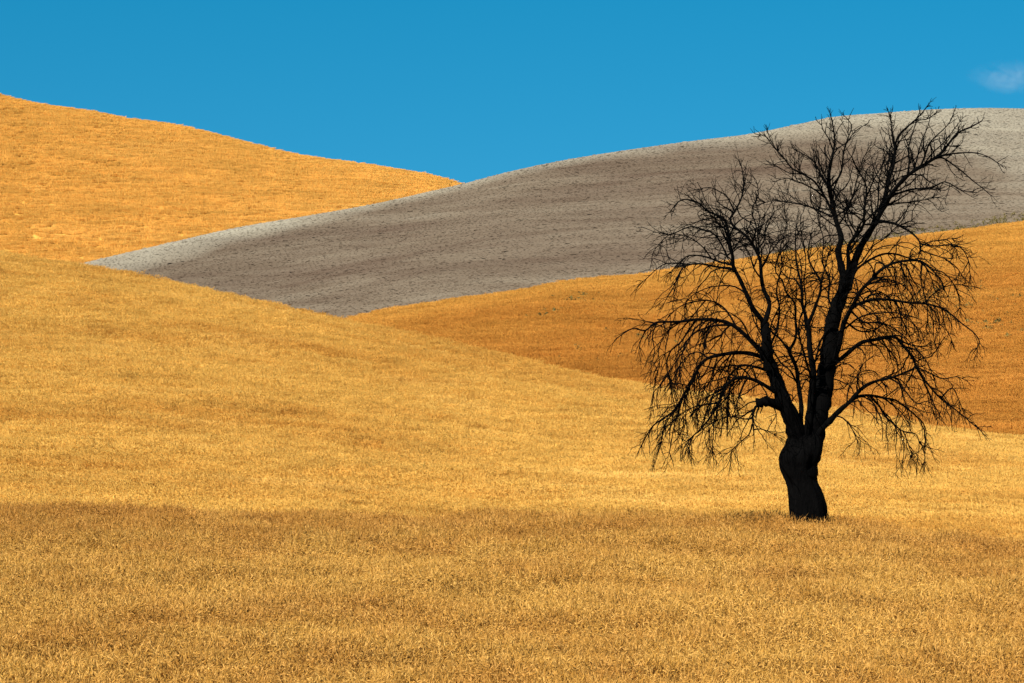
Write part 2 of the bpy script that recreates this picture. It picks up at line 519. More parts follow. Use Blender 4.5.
def raw_patch(name, V, F, mat):
    me = bpy.data.meshes.new(name)
    FF = [f if f[2] != f[3] else f[:3] for f in F]
    me.from_pydata([tuple(map(float, v)) for v in V], [], [tuple(map(int, f)) for f in FF])
    me.materials.append(mat)
    me.update()
    return bpy.data.objects.new(name, me)

def patch_collection(name, objs):
    c = bpy.data.collections.new(name)
    for o in objs:
        c.objects.link(o)
    return c

def scatter(name, pts, rotz, scale, coll, label, cat, tilt=None, dry=None):
    """one object: a cloud of points, each carrying a copy of one of the small meshes"""
    me = bpy.data.meshes.new(name)
    n = len(pts)
    me.vertices.add(n)
    me.vertices.foreach_set('co', np.asarray(pts, np.float32).ravel())
    a = me.attributes.new('rot', 'FLOAT_VECTOR', 'POINT')
    rv = np.zeros((n, 3), np.float32); rv[:, 2] = rotz
    if tilt is not None:
        rv[:, :2] = tilt
    a.data.foreach_set('vector', rv.ravel())
    a = me.attributes.new('scl', 'FLOAT_VECTOR', 'POINT')
    sc = np.asarray(scale, np.float32)
    if sc.ndim == 1:
        sc = np.stack([sc, sc, sc], 1)
    a.data.foreach_set('vector', sc.ravel())
    if dry is not None:
        a = me.attributes.new('dry', 'FLOAT', 'POINT')
        a.data.foreach_set('value', np.asarray(dry, np.float32))
    o = bpy.data.objects.new(name, me)
    COL.objects.link(o)
    ng = bpy.data.node_groups.new(name + '_scatter', 'GeometryNodeTree')
    ng.interface.new_socket('Geometry', in_out='INPUT', socket_type='NodeSocketGeometry')
    ng.interface.new_socket('Geometry', in_out='OUTPUT', socket_type='NodeSocketGeometry')
    gi, go = ng.nodes.new('NodeGroupInput'), ng.nodes.new('NodeGroupOutput')
    ip = ng.nodes.new('GeometryNodeInstanceOnPoints')
    ci = ng.nodes.new('GeometryNodeCollectionInfo')
    ci.inputs['Collection'].default_value = coll
    ci.inputs['Separate Children'].default_value = True
    ci.inputs['Reset Children'].default_value = True
    ip.inputs['Pick Instance'].default_value = True
    ra = ng.nodes.new('GeometryNodeInputNamedAttribute'); ra.data_type = 'FLOAT_VECTOR'; ra.inputs['Name'].default_value = 'rot'
    sa = ng.nodes.new('GeometryNodeInputNamedAttribute'); sa.data_type = 'FLOAT_VECTOR'; sa.inputs['Name'].default_value = 'scl'
    er = ng.nodes.new('FunctionNodeEulerToRotation')
    L = ng.links
    L.new(gi.outputs[0], ip.inputs['Points'])
    L.new(ci.outputs[0], ip.inputs['Instance'])
    L.new(ra.outputs['Attribute'], er.inputs[0])
    L.new(er.outputs[0], ip.inputs['Rotation'])
    L.new(sa.outputs['Attribute'], ip.inputs['Scale'])
    L.new(ip.outputs[0], go.inputs[0])
    md = o.modifiers.new('scatter', 'NODES')
    md.node_group = ng
    return tag(o, label, cat, 'stuff')

def jitter_grid(Y0, Y1, step, margin, xmul=1.0):
    """points over the part of a field that the view can reach, with room to step aside"""
    P = []
    ys = np.arange(Y0, Y1, step)
    for y in ys:
        hw = 0.1775 * y * xmul + margin
        xs = np.arange(-hw, hw, step)
        P.append(np.stack([xs, np.full_like(xs, y)], 1))
    P = np.concatenate(P)
    P += rng.uniform(-0.5, 0.5, P.shape) * step * 0.9
    return P[:, 0], P[:, 1]

def col_of(X, Y):
    return X / Y * (FPX * (CP + 0.0)) + W / 2

# foreground crop
r0 = np.random.default_rng(21)
fore_patches = [wheat_patch('wheat_tuft', 0.5, 62, WHEAT_F, M['wheat_fore'], True, 9, lean=0.16, r=r0) for _ in range(12)]
X, Y = jitter_grid(26, 79, 0.36, 5.5)
u = col_of(X, Y)
keep = Y < np.minimum(edge_Y(u) + 19, 78.5)
X, Y, u = X[keep], Y[keep], u[keep]
Z = fore_height(u, Y)
TREE_Y = 62.0
tx = at(808, 522, TREE_Y)
keep = np.hypot(X - tx[0], Y - TREE_Y) > 0.52
X, Y, Z = X[keep], Y[keep], Z[keep]
hs = 1.0 + 0.34 * vnoise(X / 2.2, Y / 1.5) + 0.25 * vnoise(X / 0.7 + 9, Y / 0.6)
scatter('wheat_crop', np.stack([X, Y, Z], 1), rng.uniform(0, 6.28, len(X)), np.stack([np.ones_like(hs), np.ones_like(hs), hs], 1),
        patch_collection('foreground_wheat_tufts', fore_patches),
        'coarse brownish gold ripe wheat filling the foreground below the tree', 'wheat', tilt=rng.normal(0, 0.06, (len(X), 2)),
        dry=np.clip(np.clip(1.15 - (edge_Y(col_of(X, Y)) - Y) / 10.0, 0, 1) * 0.74 + 0.22 + 0.9 * vnoise(X / 1.6, Y / 2.4) + 1.0 * vnoise(X / 0.6 + 31, Y / 0.9), 0, 1))

# near hill crop
near_patches = [wheat_patch('wheat_tuft', 1.1, 190, WHEAT_N, M['wheat_near'], False, 14, ear=(0.10, 0.014), r=r0, sw=0.004) for _ in range(8)]
X, Y = jitter_grid(78, 200, 0.85, 10)
u = col_of(X, Y)
tc, dc, df, tf = hill_near.params(u)
keep = Y < dc + 5
X, Y, u = X[keep], Y[keep], u[keep]
Z = hill_near.height(u, Y)
hs = 1.0 + 0.40 * vnoise(X / 5.5, Y / 2.0) + 0.25 * vnoise(X / 1.4 + 9, Y / 1.2)
scatter('wheat_crop', np.stack([X, Y, Z], 1), rng.uniform(0, 6.28, len(X)), np.stack([np.ones_like(hs), np.ones_like(hs), hs], 1),
        patch_collection('near_hill_wheat_tufts', near_patches),
        'bright golden wheat over the near hill behind the tree', 'wheat', tilt=rng.normal(0, 0.05, (len(X), 2)),
        dry=np.clip(0.10 + 1.3 * vnoise(X / 16 + Y / 34, Y / 6 - X / 60) + 0.9 * vnoise(X / 5 + 3, Y / 2.6) + 0.6 * vnoise(X / 1.9, Y / 1.3), 0, 1))

# right hill crop and far hill crop
right_patches = [wheat_patch('wheat_tuft', 1.8, 260, WHEAT_R, M['wheat_right'], False, 26, ear=(0.12, 0.02), lean=0.13, r=r0, sw=0.007, share=0.25) for _ in range(6)]
X, Y = jitter_grid(200, 362, 1.2, 14)
u = col_of(X, Y)
tc, dc, df, tf = hill_right.params(u)
keep = (Y < dc + 4) & (Y > df + 1) & (u > 240)
X, Y, u = X[keep], Y[keep], u[keep]
Z = hill_right.height(u, Y)
hs = 1.0 + 0.35 * vnoise(X / 9, Y / 4) + 0.25 * vnoise(X / 2.4 + 9, Y / 2)
scatter('wheat_crop', np.stack([X, Y, Z], 1), rng.uniform(0, 6.28, len(X)), np.stack([np.ones_like(hs), np.ones_like(hs), hs], 1),
        patch_collection('right_hill_wheat_tufts', right_patches),
        'deep orange wheat on the lower right hill under the grey slope', 'wheat', tilt=rng.normal(0, 0.05, (len(X), 2)),
        dry=np.clip((hill_right.params(col_of(X, Y))[1] - 8 - Y) / 45 + 1.1 * vnoise(X / 22, Y / 12), 0, 1))

back_patches = [wheat_patch('wheat_tuft', 2.8, 420, WHEAT_B, M['wheat_back'], False, 40, ear=(0.15, 0.035), lean=0.12, r=r0, sw=0.012, share=0.15) for _ in range(6)]
X, Y = jitter_grid(525, 725, 1.9, 22)
u = col_of(X, Y)
tc, dc, df, tf = hill_back.params(u)
keep = (Y < dc + 6) & (Y > df + 2) & (u < 560)
X, Y, u = X[keep], Y[keep], u[keep]
Z = hill_back.height(u, Y)
hs = 1.0 + 0.15 * vnoise(X / 18, Y / 9) + 0.12 * vnoise(X / 5 + 9, Y / 4)
scatter('wheat_crop', np.stack([X, Y, Z], 1), rng.uniform(0, 6.28, len(X)), np.stack([np.ones_like(hs), np.ones_like(hs), hs], 1),
        patch_collection('back_hill_wheat_tufts', back_patches),
        'golden orange wheat on the far left hill against the sky', 'wheat', tilt=rng.normal(0, 0.05, (len(X), 2)))

# clods of the ploughed clay
def clod(k):
    r = np.random.default_rng(50 + k)
    V = []; F = []
    n = 6
    rings = [(0.0, -0.3), (0.95, -0.1), (0.85, 0.35), (0.45, 0.7)]
    V.append((0, 0, 0.82))
    for rad, z in rings[:0:-1]:
        for j in range(n):
            a = 2 * math.pi * j / n + r.uniform(-.3, .3)
            q = rad * r.uniform(0.7, 1.25)
            V.append((q * math.cos(a), q * math.sin(a), z + r.uniform(-.15, .15)))
    for j in range(n):
        F.append((0, 1 + j, 1 + (j + 1) % n, 1 + (j + 1) % n))
        for q in range(2):
            a, b = 1 + q * n + j, 1 + q * n + (j + 1) % n
            F.append((a, a + n, b + n, b))
    return raw_patch('clod', V, F, M['clod'])
X, Y = jitter_grid(320, 590, 0.72, 14)
u = col_of(X, Y)
tc, dc, df, tf = hill_grey.params(u)
keep = (Y < dc + 3) & (Y > df) & (u > 20)
X, Y, u = X[keep], Y[keep], u[keep]
dryv = dryness(hill_grey, u, Y)
Z = hill_grey.height(u, Y)
size = np.exp(rng.normal(-1.85, 0.38, len(X)))
sc = np.stack([size * rng.uniform(.8, 1.5, len(X)), size * rng.uniform(.7, 1.2, len(X)), size * rng.uniform(.22, .42, len(X))], 1)
scatter('soil_clods', np.stack([X, Y, Z], 1), rng.uniform(0, 6.28, len(X)), sc, patch_collection('clods', [clod(k) for k in range(6)]),
        'grey brown clods of ploughed clay over the far rounded hill', 'soil', dry=dryv)

# weedy strip between ploughed clay and wheat, and weed patches in the orange wheat
def weed(k):
    r = np.random.default_rng(80 + k)
    V, F = [], []
    for j in range(46):
        a = r.uniform(0, 2 * math.pi); rad = abs(r.normal(0, 0.24)); h = r.uniform(0.15, 0.75) * (1 - rad * 0.8)
        c = np.array([rad * math.cos(a), rad * math.sin(a), max(h, 0.05)])
        p = r.normal(0, 1, 3); p /= np.linalg.norm(p)
        q = np.cross(p, r.normal(0, 1, 3)); q /= np.linalg.norm(q)
        s = r.uniform(0.05, 0.12)
        b = len(V)
        V += [c - p * s, c - q * s * .6, c + p * s, c + q * s * .6]
        F.append((b, b + 1, b + 2, b + 3))
    return raw_patch('weed_tuft', V, F, M['weed'])
weeds = patch_collection('weeds', [weed(k) for k in range(6)])
P, SCL = [], []
def on_hill(hill, uu, vv, up=0.25):
    """the place on a hillside that is seen at those photo pixels"""
    _, tt = ray(uu, vv)
    tc, dc, df, tf = hill.params(uu)
    YY = df + (dc - df) * np.linspace(0, 1, 120)[:, None]
    hh = hill.height(np.broadcast_to(uu, YY.shape).ravel(), YY.ravel()).reshape(YY.shape) / YY
    k = np.argmin(np.abs(hh + up / YY - tt), axis=0)
    YY = YY[k, np.arange(len(uu))]
    return np.stack([ray(uu, 300)[0] * YY, YY, hill.height(uu, YY)], 1)
for u0, u1, n, t0, t1, smin, smax in ((740, 1240, 1300, 4, 13, .3, .72), (330, 770, 170, 1.0, 3.0, .3, .8)):
    uu = rng.uniform(u0, u1, n)
    thick = np.clip(t0 + (t1 - t0) * (uu - u0) / 250, t0, t1)
    vv = smooth_curve(hill_right.crest, uu) - 3 - rng.uniform(-0.1, 1, n) ** 2 * thick
    P.append(on_hill(hill_grey, uu, vv, 0.3))
    SCL.append(rng.uniform(smin, smax, n))
for uc, vc, su, sv, n in ((965, 296, 40, 5, 150), (975, 321, 34, 6, 90), (905, 300, 30, 6, 40), (572, 300, 14, 3, 26), (545, 313, 16, 3, 22), (607, 302, 26, 5, 20), (700, 350, 60, 14, 16), (590, 345, 60, 10, 12), (640, 338, 6, 2, 8)):
    uu = rng.normal(uc, su, n); vv = rng.normal(vc, sv, n)
    P.append(on_hill(hill_right, uu, vv, 0.5) + [0, 0, 0.12])
    SCL.append(rng.uniform(.35, 1.0, n))
P = np.concatenate(P); SCL = np.concatenate(SCL)
scatter('weeds', P, rng.uniform(0, 6.28, len(P)), np.stack([SCL * 1.6, SCL, SCL], 1), weeds,
        'grey green weeds along the upper edge of the orange wheat', 'weeds')

# ------------------------------------------------------------------ the tree
PXM = FPX / TREE_Y                       # pixels per metre at the tree
root = bpy.data.objects.new('bare_tree', None)
base = at(808, 524, TREE_Y)
GROUND_Z = float(fore_height(np.array([808.0]), np.array([TREE_Y]))[0])
root.location = (base[0], TREE_Y, GROUND_Z)
COL.objects.link(root)
tag(root, 'leafless black tree with a crooked trunk standing alone in the wheat', 'tree')
ROOT = np.array([base[0], TREE_Y, GROUND_Z])

# trunk: left and right edges read from the photograph
TR = [(556, 785, 833), (540, 787.5, 831.5), (528, 789.5, 829.5), (520, 789.5, 828), (505, 788.5, 826), (490, 787.5, 821.8), (480, 785.6, 817.4), (474, 782.6, 816.2), (467, 780.2, 816.2),
      (460, 779.2, 819), (452, 780.8, 821.5), (446, 784.6, 822.8), (441, 786.2, 823), (436, 789, 821.5), (432, 793, 817), (429, 798, 812)]
def build_trunk():
    tr = np.array(TR)[::-1]
    vv = np.linspace(429, 556, 64)
    lft = smooth_curve([(a, b) for a, b, c in TR], vv)
    rgt = smooth_curve([(a, c) for a, b, c in TR], vv)
    n = 44
    V, F = [], []
    for i, v in enumerate(vv):
        c = at((lft[i] + rgt[i]) / 2, v, TREE_Y)
        hw = (rgt[i] - lft[i]) / 2 / PXM
        for j in range(n):
            a = 2 * math.pi * j / n
            ca, sa = math.cos(a), math.sin(a)
            p = Vector((ca * 2.2, sa * 2.2, c[2] * 0.9))
            rg = 0.05 * math.sin(7 * a + 2.2 * c[2] + 2 * mnoise.noise(p)) + 0.06 * mnoise.noise(p * 2.3) + 0.03 * mnoise.noise(p * 6.1)
            f = 1 + 1.25 * rg * (0.5 + 0.5 * abs(sa)) + 0.02 * mnoise.noise(p * 14)
            V.append((c[0] + hw * ca * f, TREE_Y + hw * (0.45 + 0.43 * float(sstep((v - 428) / 30))) * sa * f, c[2] + 0.04 * mnoise.noise(p * 3)))
    for i in range(len(vv) - 1):
        for j in range(n):
            a, b = i * n + j, i * n + (j + 1) % n
            F.append((a, b, b + n, a + n))
    V = np.array(V) - ROOT
    top = len(V)
    V = np.vstack([V, V[:n].mean(0) + [0, 0, 0.1]])
    F += [(top, (j + 1) % n, j, j) for j in range(n)]
    me = raw_patch('trunk', V, F, M['bark'])
    me.data.polygons.foreach_set('use_smooth', [True] * len(me.data.polygons))
    COL.objects.link(me)
    me.parent = root
    return me
build_trunk()

# limbs: name, parent, width at start and end (px), lean in depth, points (px)
B = []
def br(name, parent, w0, w1, depth, *pts):
    B.append(dict(name=name, parent=parent, w0=w0, w1=w1, k=depth, pts=[tuple(map(float, p)) for p in pts]))
# tall right stem
br('S1', None, 27, 12.5, 0.10, (803, 476), (808, 456), (813, 440), (814.5, 428), (817.5, 416), (821.5, 400), (826.5, 371), (830, 345), (834, 316), (840, 299), (846, 285))
br('S1a', 'S1', 9, 1.2, -0.35, (844, 290), (849, 278), (853, 267), (863, 242), (876, 222), (886, 203), (897, 187), (911, 173), (930, 161), (942, 152), (958, 133), (970, 127), (982, 121))
br('a1', 'S1a', 2.2, 0.8, -0.3, (930, 161), (940, 156), (954, 153), (972, 153), (986, 156), (1000, 164))
br('a2', 'S1a', 2.2, 0.8, 0.3, (930, 161), (942, 158), (958, 168), (972, 180), (982, 188), (990, 195))
br('a3', 'S1a', 4, 0.9, 0.35, (886, 203), (887, 189), (893, 168), (895, 147), (900, 135), (911, 123), (923, 112), (930, 103))
br('a3b', 'a3', 2, 0.8, 0.2, (895, 150), (894, 138), (892, 128), (888, 112))
br('a3c', 'a3', 1.6, 0.8, -0.5, (905, 130), (915, 121), (926, 119), (936, 112))
br('a4', 'S1a', 2.4, 0.8, 0.5, (908, 175), (909, 160), (909, 150), (912, 133), (917, 118))
br('a5', 'S1a', 2.2, 0.8, -0.4, (921, 166), (925, 155), (930, 144), (942, 130), (950, 121), (954, 113))
br('a5b', 'S1a', 1.8, 0.7, 0.6, (914, 170), (918, 154), (924, 137), (928, 124), (931, 113))
br('a5c', 'S1a', 1.8, 0.7, 0.4, (925, 163), (935, 150), (945, 141), (953, 132), (962, 118))
br('a6', 'S1a', 2.6, 0.8, -0.6, (893, 195), (911, 190), (930, 187), (945, 182), (955, 187), (963, 191), (977, 192))
br('a7', 'S1a', 2, 0.7, 0.7, (885, 206), (907, 202), (922, 200), (937, 198))
br('a8', 'S1a', 3.6, 1.0, -0.5, (876, 222), (881, 221), (895, 224), (905, 229), (912, 233), (919, 241), (920, 252), (917, 262))
br('a8b', 'a8', 2, 0.7, -0.4, (919, 243), (926, 245), (940, 246), (955, 245), (963, 250), (968, 261), (971, 276))
br('a8c', 'a8', 1.5, 0.7, 0.3, (920, 248), (928, 242), (942, 240), (957, 239))
br('a8d', 'a8', 1.6, 0.7, 0.2, (920, 250), (930, 254), (944, 258), (957, 268), (965, 280))
br('a9', 'S1a', 2.4, 0.7, 0.8, (868, 234), (874, 218), (878, 200), (880, 176), (884, 160), (892, 147))
br('a10', 'S1a', 3, 0.8, 0.6, (879, 216), (883, 198), (889, 175), (892, 160), (894, 147), (892, 132), (890, 114))
# upright left fork of the tall stem
br('S1b', 'S1', 8.5, 1.0, 0.35, (845, 288), (843, 275), (840, 261), (838, 250), (841, 238), (838, 226), (834, 212), (831, 195), (829, 174), (832, 158), (835, 142), (833, 128), (830, 113))
br('b1', 'S1b', 2.6, 0.8, -0.4, (830, 188), (837, 180), (841, 172), (843, 156), (849, 136), (851, 124), (844, 115))
br('b1b', 'b1', 1.3, 0.7, 0.3, (847, 143), (853, 134), (862, 127), (866, 124))
br('b2', 'S1b', 3, 0.8, -0.3, (834, 215), (824, 196), (815, 182), (803, 174), (792, 168), (784, 158), (773, 147), (766, 136), (756, 134))
br('b2b', 'b2', 1.4, 0.7, 0.4, (784, 159), (775, 148), (770, 138), (768, 131))
br('b2c', 'b2', 1.5, 0.7, 0.4, (803, 174), (790, 173), (780, 168), (771, 165))
br('b3', 'S1b', 2.4, 0.7, 0.5, (828, 187), (820, 173), (813, 161), (803, 154), (793, 148))
br('b4', 'S1b', 2.2, 0.7, 0.5, (832, 217), (817, 210), (801, 204), (775, 201), (762, 204))
br('b5', 'S1b', 2, 0.7, -0.6, (825, 198), (815, 190), (798, 182), (786, 178), (775, 181))
br('b6', 'S1b', 2, 0.7, 0.6, (831, 193), (836, 206), (846, 200), (858, 212), (864, 205))
br('b7', 'S1b', 1.8, 0.7, -0.3, (833, 150), (828, 138), (823, 130), (822, 121))
br('S1c', 'S1', 5, 0.9, -0.55, (847, 285), (848, 261), (849, 247), (857, 234), (863, 224), (866, 194), (864, 180), (856, 166), (852, 158))
br('c1', 'S1c', 2, 0.8, -0.2, (865, 200), (872, 184), (880, 170), (884, 158))
br('c2', 'S1c', 2, 0.7, 0.4, (857, 234), (850, 222), (846, 206), (850, 196))
# right-hand stem parallel to the tall one, and its arching limbs
br('R3', 'S1', 6.5, 1.2, -0.45, (828, 372), (834, 363), (839, 343), (845, 322), (853, 304), (861, 291), (869, 283), (879, 271), (893, 263), (908, 261), (922, 262), (932, 269), (940, 279), (945, 292))
br('r3a', 'R3', 3.2, 0.9, 0.6, (850, 290), (855, 273), (867, 261), (879, 255), (893, 254), (908, 258), (922, 262), (930, 275), (934, 290))
br('r3b', 'R3', 4, 0.9, -0.5, (842, 330), (852, 308), (862, 302), (871, 300), (889, 300), (908, 302), (926, 304), (942, 309), (953, 315), (965, 326), (975, 335), (980, 343), (974, 352))
br('r3c', 'r3b', 1.6, 0.7, 0.2, (926, 304), (930, 297), (940, 289), (957, 285), (971, 286))
br('r3d', 'r3b', 1.6, 0.7, 0.5, (942, 309), (945, 325), (950, 336), (952, 342))
br('r3e', 'R3', 2, 0.7, 0.2, (922, 262), (921, 278), (925, 297), (928, 318), (926, 330))
br('r3f', 'R3', 1.8, 0.7, -0.7, (900, 262), (905, 275), (913, 290), (922, 305))
br('r3g', 'R3', 2.4, 0.7, -0.8, (852, 312), (864, 322), (880, 322), (896, 330), (908, 340), (918, 350))
br('r3h', 'R3', 2.2, 0.7, 0.8, (846, 322), (860, 331), (876, 330), (890, 318), (905, 318), (918, 328))
br('r3i', 'R3', 2, 0.7, 0.9, (872, 283), (884, 280), (898, 282), (910, 292), (916, 306))
br('r3j', 'R3', 1.6, 0.7, 0.4, (932, 270), (942, 272), (952, 281), (958, 296), (961, 312))
br('R2', 'S1', 5.0, 1.0, -0.35, (829, 368), (837, 361), (852, 350), (864, 342), (881, 338), (895, 337), (903, 346), (912, 357), (918, 369), (924, 380), (932, 390), (941, 398), (951, 406), (961, 415), (981, 430))
br('r2a', 'R2', 1.8, 0.7, -0.5, (918, 368), (930, 373), (942, 378), (957, 377), (967, 381))
br('r2b', 'R2', 2, 0.7, 0.5, (897, 338), (908, 344), (922, 346), (934, 345))
br('r2c', 'R2', 1.8, 0.7, 0.6, (881, 338), (888, 350), (892, 362), (894, 369))
br('r2d', 'R2', 1.8, 0.7, -0.6, (903, 346), (915, 350), (926, 360), (932, 374), (936, 388))
br('r2e', 'R2', 1.8, 0.7, 0.7, (922, 377), (926, 388), (931, 400), (934, 414))
br('r2f', 'R2', 1.8, 0.7, 0.4, (941, 398), (952, 388), (960, 402), (963, 412))
# lowest right limb
br('R1', None, 7.4, 1.0, -0.40, (814, 438), (824, 426), (833, 418), (847, 404), (860, 390), (875, 382), (889, 378), (903, 373), (916, 368), (924, 366))
br('r1a', 'R1', 3.6, 0.9, 0.35, (848, 403), (858, 397), (871, 395), (881, 397), (897, 401), (906, 408), (916, 416), (924, 424), (925, 440))
br('r1b', 'r1a', 2.8, 0.8, 0.3, (869, 395), (879, 406), (885, 416), (895, 425), (903, 431), (916, 434), (921, 445), (929, 448))
br('r1c', 'r1b', 1.4, 0.7, 0.2, (903, 431), (909, 445), (913, 459))
br('r1d', 'r1b', 1.3, 0.7, -0.3, (920, 441), (924, 452), (925, 466))
br('r1e', 'R1', 1.8, 0.8, -0.8, (836, 416), (843, 418), (850, 425), (854, 434), (857, 441))
br('r1f', 'R1', 2, 0.7, -0.7, (889, 378), (899, 384), (909, 395), (916, 403), (928, 401), (936, 409))
br('r1g', 'r1a', 1.5, 0.7, 0.6, (890, 399), (898, 412), (905, 422))
br('r1h', 'R1', 1.6, 0.7, 0.9, (847, 404), (848, 392), (853, 380), (863, 372), (872, 371))
br('r1i', 'R1', 1.5, 0.7, -0.5, (860, 390), (858, 378), (862, 365), (872, 358))
# middle stems
br('S2', None, 9, 5, -0.15, (806, 446), (808, 425), (811, 400), (813, 371), (810, 350), (808, 325))
br('s2a', 'S2', 4, 1.0, 0.4, (808, 325), (803, 306), (802, 292), (799, 275), (796, 257), (795, 240), (797, 226))
br('s2a1', 's2a', 1.8, 0.7, 0.5, (802, 290), (796, 280), (784, 275), (778, 262), (783, 250))
br('s2b', 'S2', 4, 1.0, -0.35, (808, 324), (816, 306), (820, 294), (820, 281), (814, 270), (809, 259), (808, 247), (812, 232))
br('s2b1', 's2b', 2, 0.7, -0.5, (820, 292), (830, 285), (841, 280), (848, 272))
br('s2b2', 's2b', 2, 0.7, 0.3, (820, 284), (824, 272), (827, 257), (832, 245), (828, 232))
br('S3', None, 6, 3.6, 0.45, (801, 440), (801, 412), (799, 385), (795, 365), (789, 351))
br('s3a', 'S3', 3.2, 1.0, 0.5, (789, 351), (795, 339), (796, 318), (795, 304), (786, 292), (783, 281), (776, 273), (776, 261), (781, 250), (788, 242))
br('s3b', 'S3', 2.6, 0.8, -0.3, (789, 351), (779, 338), (771, 331), (773, 318), (781, 302), (779, 288))
br('s3c', 'S3', 1.8, 0.7, -0.6, (795, 365), (802, 350), (799, 335), (803, 322))
# left stem
br('S4', None, 23, 9, -0.10, (803, 470), (798, 446), (796, 430), (789, 413), (779, 388), (770, 363), (767, 345), (765, 323))
br('S4a', 'S4', 6, 1.0, -0.30, (765, 324), (755, 311), (747, 296), (740, 279), (733, 266), (732, 255), (730, 241), (727, 227), (721, 217), (709, 211), (698, 203), (682, 200), (673, 208))
br('l1', 'S4a', 2.6, 0.7, 0.4, (732, 265), (721, 262), (706, 257), (690, 256), (679, 262), (668, 274))
br('l2', 'S4a', 2.8, 0.7, -0.4, (735, 270), (715, 266), (698, 264), (683, 268), (676, 280), (671, 292), (664, 304))
br('l2b', 'l2', 1.6, 0.7, 0.3, (698, 264), (682, 264), (667, 264), (655, 270), (640, 284))
br('l3', 'S4a', 2.2, 0.7, 0.6, (728, 258), (723, 248), (715, 235), (702, 229), (690, 226), (676, 233), (665, 238), (654, 250), (652, 262))
br('l4', 'l1', 1.6, 0.7, -0.6, (711, 258), (704, 248), (692, 239), (680, 235), (664, 234))
br('l5', 'S4a', 1.8, 0.7, -0.4, (730, 240), (722, 226), (714, 222), (706, 220))
br('l6', 'S4a', 1.8, 0.7, 0.8, (745, 293), (735, 287), (720, 286), (705, 288), (692, 296), (684, 308))
br('S4b', 'S4', 5.5, 0.9, 0.30, (765, 324), (769, 304), (764, 290), (761, 273), (759, 257), (752, 243), (742, 233), (733, 225), (731, 218), (735, 212), (741, 198), (744, 184), (743, 172), (739, 161))
br('m1', 'S4b', 2, 0.7, -0.5, (734, 213), (727, 208), (717, 202), (716, 194))
br('m2', 'S4b', 1.9, 0.7, 0.4, (735, 212), (731, 204), (727, 196), (719, 191), (709, 187), (698, 190))
br('m3', 'S4b', 2.4, 0.7, 0.5, (759, 260), (759, 246), (757, 232), (760, 218), (756, 204))
br('m4', 'S4b', 2, 0.7, -0.5, (761, 270), (768, 256), (778, 242), (790, 234), (800, 236))
br('m5', 'S4b', 1.8, 0.7, 0.7, (757, 250), (764, 240), (766, 226), (774, 212), (770, 200))
br('m6', 'S4b', 1.6, 0.7, -0.4, (737, 208), (741, 217), (750, 222), (757, 232), (768, 236))
# drooping left limbs
br('L5', 'S4', 6, 1.0, -0.35, (771, 366), (763, 354), (747, 337), (732, 325), (712, 319), (695, 320), (680, 322), (657, 322), (645, 331), (632, 329), (618, 337))
br('p1', 'L5', 1.4, 0.7, 0.3, (655, 323), (645, 321), (631, 319))
br('p2', 'L5', 2.4, 0.7, 0.5, (696, 320), (682, 340), (671, 350), (667, 367), (670, 385), (674, 400), (676, 416))
br('p3', 'L5', 2.6, 0.7, -0.5, (732, 325), (710, 326), (692, 336), (682, 352), (680, 375), (683, 392))
br('p4', 'L5', 2.4, 0.7, 0.6, (738, 330), (729, 315), (720, 305), (706, 300), (688, 303), (670, 315), (659, 328))
br('p5', 'L5', 1.6, 0.7, -0.3, (657, 322), (652, 336), (655, 352), (651, 366))
br('p6', 'L5', 1.6, 0.7, 0.6, (680, 322), (666, 334), (658, 350), (660, 366), (655, 378))
br('p7', 'L5', 1.5, 0.7, 0.2, (645, 331), (640, 342), (639, 352))
br('p8', 'L5', 1.8, 0.7, -0.6, (712, 319), (698, 326), (688, 342), (676, 362), (664, 380), (654, 392), (652, 408))
br('p9', 'p4', 1.6, 0.7, 0.5, (706, 300), (695, 312), (684, 328), (676, 345))
br('L6', 'S4', 5, 1.0, 0.35, (768, 360), (758, 356), (744, 353), (727, 353), (708, 359), (697, 370), (690, 385), (681, 400), (672, 412), (652, 427), (640, 449))
br('q1', 'L6', 1.5, 0.7, 0.3, (672, 412), (664, 430), (660, 445), (657, 459))
br('q2', 'L6', 1.5, 0.7, -0.4, (680, 402), (676, 420), (672, 438), (668, 456))
br('q3', 'L6', 1.8, 0.7, 0.5, (708, 359), (700, 352), (690, 354), (680, 366), (674, 382))
br('q4', 'L6', 1.8, 0.7, -0.6, (727, 353), (716, 364), (711, 380), (702, 394), (696, 408))
br('q5', 'L6', 1.6, 0.7, 0.7, (690, 385), (684, 404), (683, 425), (682, 446))
br('L7', 'S4', 5, 1.0, -0.45, (781, 398), (774, 391), (757, 381), (740, 378), (725, 386), (720, 400), (712, 415), (701, 428), (692, 437), (684, 448))
br('t1', 'L7', 1.8, 0.7, 0.4, (719, 402), (706, 405), (694, 407), (680, 414), (668, 426))
br('t2', 'L7', 1.7, 0.7, -0.4, (714, 412), (714, 428), (712, 442), (713, 456))
br('t3', 'L7', 1.7, 0.7, 0.5, (735, 379), (728, 392), (727, 402), (722, 412))
br('t4', 'L7', 1.7, 0.7, 0.7, (752, 380), (744, 370), (732, 366), (720, 370), (708, 380), (704, 392))
br('L9', 'S4', 3.6, 0.8, 0.7, (777, 384), (768, 372), (754, 367), (741, 366), (730, 374), (722, 390), (706, 398), (697, 412))
